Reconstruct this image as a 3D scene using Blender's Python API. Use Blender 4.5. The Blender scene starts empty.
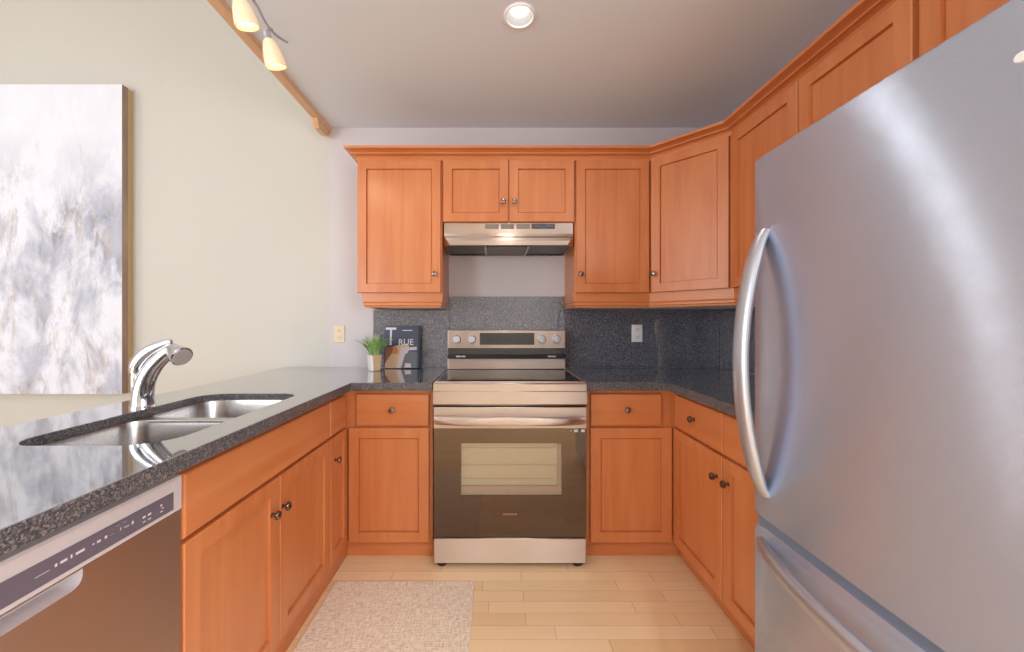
import bpy, bmesh, math, random
from mathutils import Vector, Matrix
random.seed(7)
S = bpy.context.scene
COL = S.collection
PI = math.pi

# ------------------------------------------------------------------ camera, world, exposure
H = 1.215                       # camera height
F_PX, VPX, VPY = 379.0, 495.0, 322.5
cam_d = bpy.data.cameras.new('camera')
cam = bpy.data.objects.new('camera', cam_d); COL.objects.link(cam)
cam.location = (0, 0, H); cam.rotation_euler = (PI/2, 0, 0)
cam_d.sensor_fit = 'HORIZONTAL'; cam_d.sensor_width = 36.0
cam_d.lens = F_PX/1024*36
cam_d.shift_x = (512-VPX)/1024; cam_d.shift_y = -(326-VPY)/1024
cam_d.clip_start = 0.02; cam_d.clip_end = 100
S.camera = cam
S.view_settings.view_transform = 'Standard'; S.view_settings.look = 'None'
S.view_settings.gamma = 1.0; S.view_settings.use_curve_mapping = False
S.view_settings.exposure = 0.08
S.cycles.use_denoising = True
S.cycles.max_bounces = 12; S.cycles.diffuse_bounces = 8; S.cycles.glossy_bounces = 5

W = bpy.data.worlds.new('sky'); S.world = W; W.use_nodes = True
bg = W.node_tree.nodes['Background']
bg.inputs[0].default_value = (0.86, 0.93, 1.0, 1); bg.inputs[1].default_value = 1.2

def area(name, loc, rot, sx, sy, power, col):
    d = bpy.data.lights.new(name, 'AREA'); d.shape = 'RECTANGLE'; d.size = sx; d.size_y = sy
    d.energy = power; d.color = col
    o = bpy.data.objects.new(name, d); COL.objects.link(o)
    o.location = loc; o.rotation_euler = rot
    return o
# added area fills, set at guessed windows out of view behind the camera
area('added_rear_fill', (-3.65, -3.44, 1.35), (PI/2, 0, 0), 1.5, 2.2, 100, (0.92, 0.97, 1.0))
area('added_living_fill', (-5.42, -1.9, 1.9), (0, -PI/2, 0), 2.6, 2.6, 58, (0.93, 0.97, 1.0))
area('added_side_fill', (1.50, -1.6, 1.45), (0, PI/2, 0), 1.3, 2.0, 75, (0.93, 0.97, 1.0))

# ------------------------------------------------------------------ materials
def srgb(r, g, b):
    f = lambda c: (c/255/12.92) if c/255 <= 0.04045 else ((c/255+0.055)/1.055)**2.4
    return (f(r), f(g), f(b), 1)

class NT:
    def __init__(s, name):
        s.m = bpy.data.materials.new(name); s.m.use_nodes = True
        s.t = s.m.node_tree; s.b = s.t.nodes['Principled BSDF']
    def n(s, typ, **kw):
        x = s.t.nodes.new(typ)
        for k, v in kw.items(): setattr(x, k, v)
        return x
    def l(s, a, b): s.t.links.new(a, b)
    def math(s, op, a, b=None, c=None):
        x = s.n('ShaderNodeMath', operation=op)
        for i, v in enumerate((a, b, c)):
            if v is None: continue
            if isinstance(v, (int, float)): x.inputs[i].default_value = v
            else: s.l(v, x.inputs[i])
        return x.outputs[0]
    def mix(s, f, a, b):
        x = s.n('ShaderNodeMix', data_type='RGBA')
        for i, v in ((0, f), (6, a), (7, b)):
            if isinstance(v, (int, float)): x.inputs[i].default_value = v
            elif isinstance(v, tuple): x.inputs[i].default_value = v
            else: s.l(v, x.inputs[i])
        return x.outputs[2]
    def coords(s, scale=(1, 1, 1), kind='Object'):
        tc = s.n('ShaderNodeTexCoord'); mp = s.n('ShaderNodeMapping')
        mp.inputs['Scale'].default_value = scale
        s.l(tc.outputs[kind], mp.inputs[0]); return mp.outputs[0]
    def noise(s, vec, scale, detail=4, rough=.55, dist=0):
        x = s.n('ShaderNodeTexNoise'); x.inputs['Scale'].default_value = scale
        x.inputs['Detail'].default_value = detail; x.inputs['Roughness'].default_value = rough
        x.inputs['Distortion'].default_value = dist
        s.l(vec, x.inputs['Vector']); return x.outputs[0]
    def ramp(s, fac, stops):
        x = s.n('ShaderNodeValToRGB'); e = x.color_ramp.elements
        while len(e) < len(stops): e.new(0.5)
        for i, (p, c) in enumerate(stops): e[i].position = p; e[i].color = c
        s.l(fac, x.inputs[0]); return x.outputs[0]
    def set(s, **kw):
        for k, v in kw.items():
            i = s.b.inputs[k.replace('_', ' ')]
            if isinstance(v, (int, float, tuple)): i.default_value = v
            else: s.l(v, i)
        return s
    def bump(s, h, strength=.2, dist=.001):
        x = s.n('ShaderNodeBump'); x.inputs['Strength'].default_value = strength
        x.inputs['Distance'].default_value = dist
        s.l(h, x.inputs['Height']); s.l(x.outputs[0], s.b.inputs['Normal'])

def plain(name, col, rough=.5, metal=0, **kw):
    t = NT(name)
    n = t.noise(t.coords(), 35, 2)
    c = t.mix(n, tuple(x*.96 for x in col[:3])+(1,), tuple(min(1, x*1.04) for x in col[:3])+(1,))
    t.set(Base_Color=c, Roughness=rough, Metallic=metal, **kw)
    return t.m

def wood(name, scale, lo, mid, hi, rough=.36):
    t = NT(name)
    v = t.coords(scale)
    n1 = t.noise(v, 1.0, 6, .6, .6)
    v2 = t.coords(tuple(0.06*x+0.9 for x in scale))
    n2 = t.noise(v2, 1.6, 3, .5)
    f = t.math('MULTIPLY_ADD', n1, .55, t.math('MULTIPLY', n2, .45))
    c = t.ramp(f, [(.30, lo), (.5, mid), (.70, hi)])
    t.set(Base_Color=c, Roughness=rough, Coat_Weight=.45, Coat_Roughness=.28)
    t.set(Specular_IOR_Level=.45)
    t.bump(n1, .05, .0006)
    return t.m

LO, MID, HI = srgb(190, 106, 57), srgb(203, 123, 72), srgb(212, 137, 88)
M_WV = wood('maple_vertical_grain', (22, 22, 1.6), LO, MID, HI)
M_WH = wood('maple_horizontal_grain', (1.6, 1.6, 22), LO, MID, HI)
M_TRIM = wood('light_oak_trim', (22, 1.4, 22), srgb(196, 150, 110), srgb(212, 168, 126), srgb(224, 182, 142), .45)

def granite(name, stops, polish):
    t = NT(name)
    v = t.coords()
    vor = t.n('ShaderNodeTexVoronoi'); vor.inputs['Scale'].default_value = 330
    t.l(v, vor.inputs['Vector'])
    sp = t.n('ShaderNodeSeparateColor'); t.l(vor.outputs['Color'], sp.inputs[0])
    c = t.ramp(sp.outputs[0], list(zip((0, .40, .75, .93), stops)))
    n = t.noise(v, 60, 3)
    c = t.mix(t.math('MULTIPLY', n, .35), c, stops[0])
    t.set(Base_Color=c, Roughness=.05 if polish != 'honed' else .3, IOR=1.5)
    if polish is True: t.set(IOR=2.5, Coat_Weight=1.0, Coat_Roughness=.03, Coat_IOR=2.3)
    elif not polish: t.set(IOR=2.0, Roughness=.03)
    return t.m
M_GRAN = granite('polished_worktop_granite', (srgb(56, 66, 78), srgb(84, 94, 106), srgb(110, 118, 128), srgb(150, 146, 142)), True)
M_EDGE = granite('honed_granite_edge', (srgb(52, 54, 62), srgb(80, 80, 88), srgb(108, 106, 110), srgb(150, 138, 128)), 'honed')
M_SPLASH = granite('speckled_backsplash_granite', (srgb(58, 63, 80), srgb(88, 92, 110), srgb(120, 124, 140), srgb(174, 166, 162)), False)

def steel(name, col, rough, aniso, axis='Z', grain=(2, 2, 700), rot=0, metal=1.0):
    t = NT(name)
    n = t.noise(t.coords(grain), 1, 3)
    c = t.mix(n, tuple(x*.95 for x in col[:3])+(1,), col)
    r = t.math('MULTIPLY_ADD', n, .08, rough-.04)
    t.set(Base_Color=c, Metallic=metal, Roughness=(r if aniso else rough), Anisotropic=aniso, Anisotropic_Rotation=rot)
    if aniso:
        tg = t.n('ShaderNodeTangent', direction_type='RADIAL', axis=axis)
        t.l(tg.outputs[0], t.b.inputs['Tangent'])
    return t.m
def brushed(name, col, rough, k, metal=1.0):
    # microscopic horizontal brush lines: every line tips the normal up or down by its own slope
    t = NT(name)
    tc = t.n('ShaderNodeTexCoord'); ge = t.n('ShaderNodeNewGeometry')
    w = []
    for s_ in (9137.0, 12811.0):
        v = t.n('ShaderNodeVectorMath', operation='SCALE'); v.inputs['Scale'].default_value = s_
        t.l(tc.outputs['Object'], v.inputs[0])
        x = t.n('ShaderNodeTexWhiteNoise', noise_dimensions='3D'); t.l(v.outputs[0], x.inputs['Vector']); w.append(x.outputs[0])
    sl = t.math('MULTIPLY', t.math('SUBTRACT', t.math('ADD', w[0], w[1]), 1.0), k)
    cz = t.n('ShaderNodeCombineXYZ'); t.l(sl, cz.inputs[2])
    ad = t.n('ShaderNodeVectorMath', operation='ADD'); t.l(ge.outputs['Normal'], ad.inputs[0]); t.l(cz.outputs[0], ad.inputs[1])
    no = t.n('ShaderNodeVectorMath', operation='NORMALIZE'); t.l(ad.outputs[0], no.inputs[0])
    t.l(no.outputs[0], t.b.inputs['Normal'])
    n = t.noise(t.coords((2, 2, 700)), 1, 3)
    c = t.mix(n, tuple(x*.96 for x in col[:3])+(1,), col)
    t.set(Base_Color=c, Metallic=metal, Roughness=rough)
    return t.m
M_STEEL = steel('brushed_steel', srgb(220, 204, 194), .40, .97, rot=.25)
M_FRIDGE = brushed('fridge_brushed_steel', srgb(206, 219, 242), .17, 1.1, .88)
M_SINK = steel('satin_sink_steel', srgb(190, 186, 184), .26, 0)
M_CHROME = steel('polished_chrome', srgb(222, 222, 228), .07, 0, grain=(9, 9, 9))
M_HANDLE = steel('satin_handle_steel', srgb(196, 199, 210), .36, 0, grain=(9, 9, 9), metal=.85)
M_KNOB = steel('brushed_nickel_knob', srgb(138, 126, 120), .22, 0)
M_FRSIDE = plain('fridge_side_grey', srgb(120, 122, 128), .5)
M_BLKGLASS = plain('black_cooktop_glass', srgb(20, 20, 24), .05, IOR=1.6)
M_OVGLASS = plain('oven_door_glass', srgb(50, 34, 26), .03, IOR=2.05, Specular_Tint=(1, .80, .66, 1))
M_DISP = plain('dark_display_glass', srgb(40, 36, 38), .08, IOR=1.7)
M_DARK = plain('dark_plastic', srgb(30, 28, 30), .5)
M_BLACK = plain('matt_black_tub', srgb(10, 10, 11), .95, Specular_IOR_Level=.1)
M_GAP = plain('fridge_gap_rubber', srgb(110, 118, 134), .5)
M_ENAMEL = plain('beige_oven_enamel', srgb(178, 165, 136), .45, Coat_Weight=1.0, Coat_Roughness=.04, Coat_IOR=1.8)
M_OVFRAME = plain('oven_cavity_lip', srgb(172, 152, 130), .4)
M_SILVER = plain('silver_control_plastic', srgb(200, 190, 192), .3)
M_SPRAY = plain('grey_spray_face', srgb(176, 164, 160), .4)
M_RACK = plain('oven_rack_wire', srgb(200, 188, 158), .4)
M_WHITE = plain('white_plastic', srgb(240, 238, 240), .4)
M_IVORY = plain('ivory_plastic', srgb(222, 204, 172), .4)
M_SLOT = plain('brown_socket_slots', srgb(120, 92, 60), .5)
M_PANELGREY = plain('dishwasher_display_grey', srgb(104, 96, 108), .3)
M_MARK = plain('pale_panel_marks', srgb(214, 208, 214), .5)
M_FILTER = plain('hood_filter_mesh', srgb(128, 122, 122), .5, .6)
M_HOODDARK = plain('hood_underside_grey', srgb(96, 98, 108), .45, .4)
M_LOUVRE = plain('hood_louvre_grey', srgb(140, 128, 124), .5)

def paint(name, col, rough=.6):
    t = NT(name)
    v = t.coords()
    n = t.noise(v, 1.5, 2)
    c = t.mix(n, tuple(x*.98 for x in col[:3])+(1,), col)
    t.set(Base_Color=c, Roughness=rough, Specular_IOR_Level=.25)
    t.bump(t.noise(v, 220, 2), .05, .0006)
    return t.m
M_CREAM = paint('cream_wall_paint', srgb(203, 200, 194))
M_LAV = paint('pale_lilac_wall_paint', srgb(206, 200, 204))
M_CEIL = paint('ceiling_paint', srgb(222, 228, 238), .75)

def floor_mat():
    t = NT('maple_strip_floor')
    tc = t.n('ShaderNodeTexCoord'); sp = t.n('ShaderNodeSeparateXYZ'); t.l(tc.outputs['Object'], sp.inputs[0])
    row_f = t.math('DIVIDE', sp.outputs[1], .066)
    row = t.math('FLOOR', row_f)
    wn = t.n('ShaderNodeTexWhiteNoise', noise_dimensions='1D'); t.l(row, wn.inputs['W'])
    xo = t.math('ADD', t.math('DIVIDE', sp.outputs[0], .62), t.math('MULTIPLY', wn.outputs[0], 7.3))
    pl = t.math('FLOOR', xo)
    cv = t.n('ShaderNodeCombineXYZ'); t.l(row, cv.inputs[0]); t.l(pl, cv.inputs[1])
    w2 = t.n('ShaderNodeTexWhiteNoise', noise_dimensions='2D'); t.l(cv.outputs[0], w2.inputs['Vector'])
    v = t.coords((3, 40, 1)); g = t.noise(v, 1, 5, .6, .4)
    f = t.math('MULTIPLY_ADD', w2.outputs[0], .55, t.math('MULTIPLY', g, .45))
    c = t.ramp(f, [(.1, srgb(226, 192, 148)), (.5, srgb(234, 204, 162)), (.85, srgb(241, 216, 178))])
    fy = t.math('FRACT', row_f); fx = t.math('FRACT', xo)
    gy = t.math('LESS_THAN', fy, .035); gx = t.math('LESS_THAN', fx, .006)
    gap = t.math('MAXIMUM', gy, gx)
    c = t.mix(t.math('MULTIPLY', gap, .38), c, srgb(150, 104, 62))
    t.set(Base_Color=c, Roughness=.3, Specular_IOR_Level=.5)
    return t.m
M_FLOOR = floor_mat()

def rug_mat():
    t = NT('woven_beige_rug')
    v = t.coords()
    a = t.noise(t.coords((30, 260, 1)), 1, 3); b = t.noise(t.coords((260, 30, 1)), 1, 3)
    f = t.math('MULTIPLY_ADD', a, .5, t.math('MULTIPLY', b, .5))
    c = t.ramp(f, [(.40, srgb(200, 182, 164)), (.5, srgb(228, 212, 194)), (.60, srgb(246, 234, 218))])
    t.set(Base_Color=c, Roughness=.95, Specular_IOR_Level=.1)
    t.bump(f, .6, .004)
    return t.m
M_RUG = rug_mat()

def art_mat():
    t = NT('abstract_canvas_paint')
    tc = t.n('ShaderNodeTexCoord'); sp = t.n('ShaderNodeSeparateXYZ'); t.l(tc.outputs['Object'], sp.inputs[0])
    v = t.coords((2.2, 2.2, 1.3))
    n1 = t.noise(v, 1.5, 8, .68, .35)
    n2 = t.noise(t.coords((6, 6, 2.2)), 1.4, 8, .7, .6)
    n3 = t.noise(t.coords((9, 9, 3)), 1.0, 8, .75, .3)
    # canvas is emptier near its top, blotched from the middle down
    z = sp.outputs[2]
    low = t.ramp(t.math('MULTIPLY_ADD', z, -1.0, .8), [(.08, (0, 0, 0, 1)), (.62, (1, 1, 1, 1))])
    base = t.mix(n2, srgb(212, 216, 233), srgb(240, 240, 247))
    f1 = t.ramp(n1, [(.44, (0, 0, 0, 1)), (.57, (1, 1, 1, 1))])
    f1 = t.math('MULTIPLY', t.math('MULTIPLY', f1, low), t.math('MULTIPLY_ADD', n3, 1.3, .0))
    c = t.mix(f1, base, srgb(146, 150, 172))
    f2 = t.ramp(n2, [(.51, (0, 0, 0, 1)), (.62, (1, 1, 1, 1))])
    c = t.mix(t.math('MULTIPLY', t.math('MULTIPLY', f2, low), .55), c, srgb(176, 164, 158))
    f3 = t.ramp(n3, [(.56, (0, 0, 0, 1)), (.63, (1, 1, 1, 1))])
    c = t.mix(t.math('MULTIPLY', t.math('MULTIPLY', f3, low), .45), c, srgb(120, 122, 142))
    t.set(Base_Color=c, Roughness=.7, Specular_IOR_Level=.2)
    t.bump(n3, .2, .002)
    return t.m
M_ART = art_mat()
M_ARTSIDE = wood('canvas_side_brown', (6, 6, 2), srgb(128, 100, 92), srgb(156, 130, 112), srgb(188, 164, 140), .6)
M_ARTFRAME = plain('tan_wood_frame', srgb(196, 170, 124), .5)

def emis(name, col, strength):
    t = NT(name); t.set(Base_Color=col, Emission_Color=col, Emission_Strength=strength, Roughness=.3); return t.m
M_SHADE = emis('lit_opal_glass', srgb(250, 226, 192), .12)
M_BULB = emis('lit_bulb', srgb(255, 232, 200), 2.2)
M_POT = emis('lit_downlight', srgb(255, 250, 244), 4)
M_CAN = plain('downlight_can_grey', srgb(150, 148, 150), .5)
M_LEAF = None
t = NT('grass_leaf_green')
n = t.noise(t.coords((60, 60, 9)), 1, 3)
t.set(Base_Color=t.ramp(n, [(.3, srgb(108, 156, 76)), (.5, srgb(152, 190, 112)), (.7, srgb(200, 220, 164))]), Roughness=.45)
M_LEAF = t.m
M_POTW = plain('white_glazed_pot', srgb(236, 234, 234), .3)
M_POTSHADE = plain('warm_shaded_pot_face', srgb(212, 184, 148), .35)  # white pot's right face, its warm shade put into the colour
M_SOIL = plain('dark_soil', srgb(60, 46, 36), .9)
M_NAVY = plain('navy_book_cover', srgb(64, 68, 94), .35)
M_BSPINE = plain('near_black_book_spine', srgb(24, 26, 40), .4)
M_PAGES = plain('book_pages', srgb(226, 220, 208), .8)
M_BT = plain('white_lettering', srgb(226, 226, 232), .5)
M_BTAN = plain('print_tan', srgb(204, 170, 138), .4)
M_BBROWN = plain('print_rust_brown', srgb(146, 88, 62), .4)
M_BGREY = plain('print_slate', srgb(92, 96, 108), .4)
M_BPALE = plain('print_pale_pink', srgb(198, 184, 188), .4)
M_BGOLD = plain('print_gold', srgb(190, 130, 70), .4)
M_CERAM = plain('tan_stoneware', srgb(240, 226, 206), .35)
M_LOGO = plain('pale_logo_print', srgb(196, 160, 136), .4)

# ------------------------------------------------------------------ mesh helpers
class MB:
    """collects shapes in world coordinates; build() links them as one mesh object"""
    def __init__(s): s.v = []; s.f = []
    def add(s, vs, fs):
        k = len(s.v); s.v += [Vector(v) for v in vs]; s.f += [[i+k for i in f] for f in fs]; return s
    def box(s, x0, x1, y0, y1, z0, z1):
        x0, x1 = sorted((x0, x1)); y0, y1 = sorted((y0, y1)); z0, z1 = sorted((z0, z1))
        return s.add([(x0, y0, z0), (x1, y0, z0), (x1, y1, z0), (x0, y1, z0), (x0, y0, z1), (x1, y0, z1), (x1, y1, z1), (x0, y1, z1)],
                     [(0, 3, 2, 1), (4, 5, 6, 7), (0, 1, 5, 4), (1, 2, 6, 5), (2, 3, 7, 6), (3, 0, 4, 7)])
    def fbox(s, fr, u0, u1, v0, v1, w0, w1):
        c = [fr(u, v, w) for w in (w0, w1) for (u, v) in ((u0, v0), (u1, v0), (u1, v1), (u0, v1))]
        return s.add(c, [(0, 3, 2, 1), (4, 5, 6, 7), (0, 1, 5, 4), (1, 2, 6, 5), (2, 3, 7, 6), (3, 0, 4, 7)])
    def loops(s, loops, cap0=True, cap1=True):
        n = len(loops[0]); vs = [p for L in loops for p in L]; fs = []
        for i in range(len(loops)-1):
            for j in range(n):
                a, b = i*n+j, i*n+(j+1) % n
                fs.append((a, b, b+n, a+n))
        if cap0: fs.append(tuple(reversed(range(n))))
        if cap1: fs.append(tuple(range((len(loops)-1)*n, len(loops)*n)))
        return s.add(vs, fs)
    def prism(s, poly, z0, z1):
        return s.loops([[(x, y, z0) for x, y in poly], [(x, y, z1) for x, y in poly]])
    def tube(s, pts, radii, n=14, flat=1.0, up=None, cap=True):
        pts = [Vector(p) for p in pts]
        if isinstance(radii, (int, float)): radii = [radii]*len(pts)
        L = []; prev = None
        for i, p in enumerate(pts):
            d = (pts[min(i+1, len(pts)-1)]-pts[max(i-1, 0)]).normalized()
            if prev is None:
                a = Vector(up) if up else (Vector((0, 0, 1)) if abs(d.z) < .9 else Vector((0, 1, 0)))
            else: a = prev
            a = (a-d*a.dot(d)).normalized(); prev = a
            b = d.cross(a)
            L.append([p+a*(math.cos(2*PI*k/n)*radii[i])+b*(math.sin(2*PI*k/n)*radii[i]*flat) for k in range(n)])
        return s.loops(L, cap, cap)
    def lathe(s, base, axis, prof, n=20, cap0=True, cap1=True):
        base = Vector(base); ax = Vector(axis).normalized()
        a = Vector((0, 0, 1)) if abs(ax.z) < .9 else Vector((1, 0, 0))
        a = (a-ax*a.dot(ax)).normalized(); b = ax.cross(a)
        L = [[base+ax*h+a*(math.cos(2*PI*k/n)*r)+b*(math.sin(2*PI*k/n)*r) for k in range(n)] for r, h in prof]
        return s.loops(L, cap0, cap1)
    def build(s, name, mat, parent=None, bevel=0, smooth=False, mats=None, seg=2):
        me = bpy.data.meshes.new(name)
        off = parent_world(parent) if parent else Vector((0, 0, 0))
        me.from_pydata([v-off for v in s.v], [], s.f)
        bm = bmesh.new(); bm.from_mesh(me); bmesh.ops.recalc_face_normals(bm, faces=bm.faces); bm.to_mesh(me); bm.free()
        me.materials.append(mat)
        for m in (mats or []): me.materials.append(m)
        o = bpy.data.objects.new(name, me); COL.objects.link(o)
        if parent: o.parent = parent
        if smooth:
            for p in me.polygons: p.use_smooth = True
            try: me.set_sharp_from_angle(angle=math.radians(38))
            except Exception: pass
        if bevel:
            b = o.modifiers.new('edge', 'BEVEL'); b.width = bevel; b.segments = seg; b.limit_method = 'ANGLE'; b.angle_limit = math.radians(40)
        return o

def parent_world(o):
    v = Vector((0, 0, 0))
    while o: v += Vector(o.location); o = o.parent
    return v

def thing(name, label, cat, loc, group=None):
    o = bpy.data.objects.new(name, None); COL.objects.link(o); o.location = loc
    o.empty_display_size = .05
    o['label'] = label; o['category'] = cat
    if group: o['group'] = group
    return o
def tag(o, label, cat, group=None):
    o['label'] = label; o['category'] = cat
    if group: o['group'] = group
    return o
def struct(o): o['kind'] = 'structure'; return o

class Fr:
    """a face frame: u to the right, v up, w out of the face"""
    def __init__(s, o, r, n): s.o = Vector(o); s.r = Vector(r).normalized(); s.n = Vector(n).normalized()
    def __call__(s, u, v, w): return s.o+s.r*u+Vector((0, 0, 1))*v+s.n*w

def rect(fr, u0, u1, v0, v1, w): return [fr(u0, v0, w), fr(u1, v0, w), fr(u1, v1, w), fr(u0, v1, w)]

def shaker(fr, u0, u1, v0, v1, parent, name='door', t=.021, fw=.052, mat=None):
    i = .0025; d = .010
    L = [rect(fr, u0, u1, v0, v1, .001), rect(fr, u0, u1, v0, v1, t-i), rect(fr, u0+i, u1-i, v0+i, v1-i, t),
         rect(fr, u0+fw-.001, u1-fw+.001, v0+fw-.001, v1-fw+.001, t), rect(fr, u0+fw, u1-fw, v0+fw, v1-fw, t-.014),
         rect(fr, u0+fw+.004, u1-fw-.004, v0+fw+.004, v1-fw-.004, t-.014), rect(fr, u0+fw+.0045, u1-fw-.0045, v0+fw+.0045, v1-fw-.0045, t-d)]
    return MB().loops(L).build(name, mat or M_WV, parent)
def slab(fr, u0, u1, v0, v1, parent, name='drawer', t=.021, mat=None):
    i = .005
    L = [rect(fr, u0, u1, v0, v1, .001), rect(fr, u0, u1, v0, v1, t-i), rect(fr, u0+.0015, u1-.0015, v0+.0015, v1-.0015, t-.002), rect(fr, u0+i, u1-i, v0+i, v1-i, t)]
    return MB().loops(L).build(name, mat or M_WH, parent)
def knob(fr, u, v, parent, w=.021):
    p = [(.0085, 0), (.0085, .002), (.0055, .004), (.0052, .011), (.010, .014), (.0145, .018), (.0152, .022), (.013, .027), (.007, .0295)]
    return MB().lathe(fr(u, v, w), fr.n, p, 18).build('knob', M_KNOB, parent, smooth=True)

def poly_holes(outer, holes, z0, z1, name, mat, parent=None):
    bm = bmesh.new()
    def ring(p, z):
        vs = [bm.verts.new((x, y, z)) for x, y in p]
        return vs, [bm.edges.new((vs[i], vs[(i+1) % len(vs)])) for i in range(len(vs))]
    for z in (z0, z1):
        es = []
        for p in [outer]+holes: es += ring(p, z)[1]
        bmesh.ops.triangle_fill(bm, edges=es, use_beauty=True, use_dissolve=False)
    bm.verts.ensure_lookup_table()
    vb = [v for v in bm.verts]
    n_all = sum(len(p) for p in [outer]+holes)
    off = 0
    for p in [outer]+holes:
        k = len(p)
        for i in range(k):
            a, b = vb[off+i], vb[off+(i+1) % k]
            c, d = vb[n_all+off+(i+1) % k], vb[n_all+off+i]
            bm.faces.new((a, b, c, d))
        off += k
    bmesh.ops.recalc_face_normals(bm, faces=bm.faces)
    o_ = parent_world(parent) if parent else Vector((0, 0, 0))
    bmesh.ops.translate(bm, verts=bm.verts, vec=-o_)
    me = bpy.data.meshes.new(name); bm.to_mesh(me); bm.free(); me.materials.append(mat)
    o = bpy.data.objects.new(name, me); COL.objects.link(o)
    if parent: o.parent = parent
    return o

def rrect(x0, x1, y0, y1, r, n=6):
    """rounded rectangle; r = radius or 4 radii (x0y0, x1y0, x1y1, x0y1)"""
    if isinstance(r, (int, float)): r = (r,)*4
    out = []
    for (cx, cy, sx, sy, a0, rr) in ((x0, y0, 1, 1, PI, r[0]), (x1, y0, -1, 1, 1.5*PI, r[1]), (x1, y1, -1, -1, 0, r[2]), (x0, y1, 1, -1, .5*PI, r[3])):
        for k in range(n+1):
            a = a0+.5*PI*k/n
            out.append((cx+sx*rr+math.cos(a)*rr, cy+sy*rr+math.sin(a)*rr))
    return out
def circ(x, y, r, n=32): return [(x+r*math.cos(2*PI*k/n), y+r*math.sin(2*PI*k/n)) for k in range(n)]

def sweep(path, prof, closed=False):
    """prof: (out, z) points, path: xy points walked with the outside on the right hand; mitred"""
    path = [Vector((x, y)) for x, y in path]; L = []
    for i, p in enumerate(path):
        d0 = (p-path[i-1]).normalized() if i > 0 else None
        d1 = (path[i+1]-p).normalized() if i < len(path)-1 else None
        n0 = Vector((d0.y, -d0.x)) if d0 else None; n1 = Vector((d1.y, -d1.x)) if d1 else None
        if n0 is None: m = n1
        elif n1 is None: m = n0
        else:
            m = (n0+n1).normalized(); m = m/max(.2, m.dot(n0))
        L.append([(p.x+m.x*o, p.y+m.y*o, z) for o, z in prof])
    return MB().loops(L)

def text_mesh(txt, size, fr, u, v, w, mat, parent, name, depth=.0006, sx=1.0, align='LEFT'):
    c = bpy.data.curves.new(name, 'FONT'); c.body = txt; c.size = size; c.extrude = depth; c.align_x = align
    c.resolution_u = 3
    o = bpy.data.objects.new('tmp', c); COL.objects.link(o)
    dg = bpy.context.evaluated_depsgraph_get()
    me = bpy.data.meshes.new_from_object(o.evaluated_get(dg)); bpy.data.objects.remove(o)
    off = parent_world(parent)
    for q in me.vertices:
        q.co = fr(u+q.co.x*sx, v+q.co.y, w+q.co.z)-off
    me.materials.clear(); me.materials.append(mat)
    o = bpy.data.objects.new(name, me); COL.objects.link(o); o.parent = parent
    return o

# ------------------------------------------------------------------ the setting
YW = 2.55          # back wall
XR = 1.52          # right wall
XC = -1.117        # where lilac paint meets cream
ZC = 2.525         # kitchen ceiling
XT = -1.10         # edge of the kitchen ceiling
XL, YR, ZH = -5.5, -3.5, 3.7
struct(MB().box(XL, XR, YR, YW, -.08, 0).build('floor', M_FLOOR))
struct(MB().box(XC, XR+.1, YW, YW+.1, 0, ZC).build('wall_back', M_LAV))
struct(MB().box(XL, XC, YW, YW+.1, 0, ZH).build('wall_living', M_CREAM))
POTS = [(.105, 1.618), (-.32, -1.0), (.78, -1.0)]
struct(poly_holes([(XT, YR), (XR, YR), (XR, YW), (XT, YW)], [circ(x, y, .062) for x, y in POTS], ZC, ZC+.02, 'ceiling', M_CEIL))
struct(MB().box(XL, XT-.001, YR, YW, ZH, ZH+.1).build('ceiling_living', M_CEIL))
struct(MB().box(XT, XT+.1, YR, YW, ZC+.021, ZH).build('wall_bulkhead', M_CREAM))
# unseen rear, living and right walls; their windows are guessed, added for light
def wall_open(name, mat, horiz, p0, p1, a0, a1, ztop, o0, o1, oz0, oz1):
    m = MB()
    def bx(u0, u1, z0, z1, q0=p0, q1=p1):
        if u1-u0 < 1e-4 or z1-z0 < 1e-4: return
        m.box(u0, u1, q0, q1, z0, z1) if horiz else m.box(q0, q1, u0, u1, z0, z1)
    bx(a0, o0, 0, ztop); bx(o1, a1, 0, ztop); bx(o0, o1, 0, oz0); bx(o0, o1, oz1, ztop)
    return struct(m.build(name, mat))
def win(name, horiz, q0, q1, o0, o1, oz0, oz1, n):
    m = MB()
    def bx(u0, u1, z0, z1): m.box(u0, u1, q0, q1, z0, z1) if horiz else m.box(q0, q1, u0, u1, z0, z1)
    bx(o0, o1, oz0, oz0+.06); bx(o0, o1, oz1-.06, oz1)
    for k in range(n+1):
        c = o0+.03+(o1-o0-.06)*k/n; bx(c-.03, c+.03, oz0+.06, oz1-.06)
    struct(m.build(name, M_WHITE))
wall_open('wall_rear', M_CREAM, True, YR-.1, YR, XL, XR, ZC, -4.4, -2.9, .2, 2.4)
struct(MB().box(XL, XT, YR-.1, YR, ZC+.001, ZH).build('wall_rear', M_CREAM))
win('added_window_1', True, YR-.09, YR-.03, -4.4, -2.9, .2, 2.4, 2)
wall_open('wall_left', M_CREAM, False, XL-.1, XL, YR, YW, ZH, -3.3, -.5, .5, 3.3)
win('added_window_2', False, XL-.09, XL-.03, -3.3, -.5, .5, 3.3, 2)
wall_open('wall_right', M_LAV, False, XR, XR+.1, YR, YW, ZC, -2.7, -.5, .75, 2.15)
win('added_window_3', False, XR+.03, XR+.09, -2.7, -.5, .75, 2.15, 2)  # window added here to carry fill onto the peninsula fronts
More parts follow.
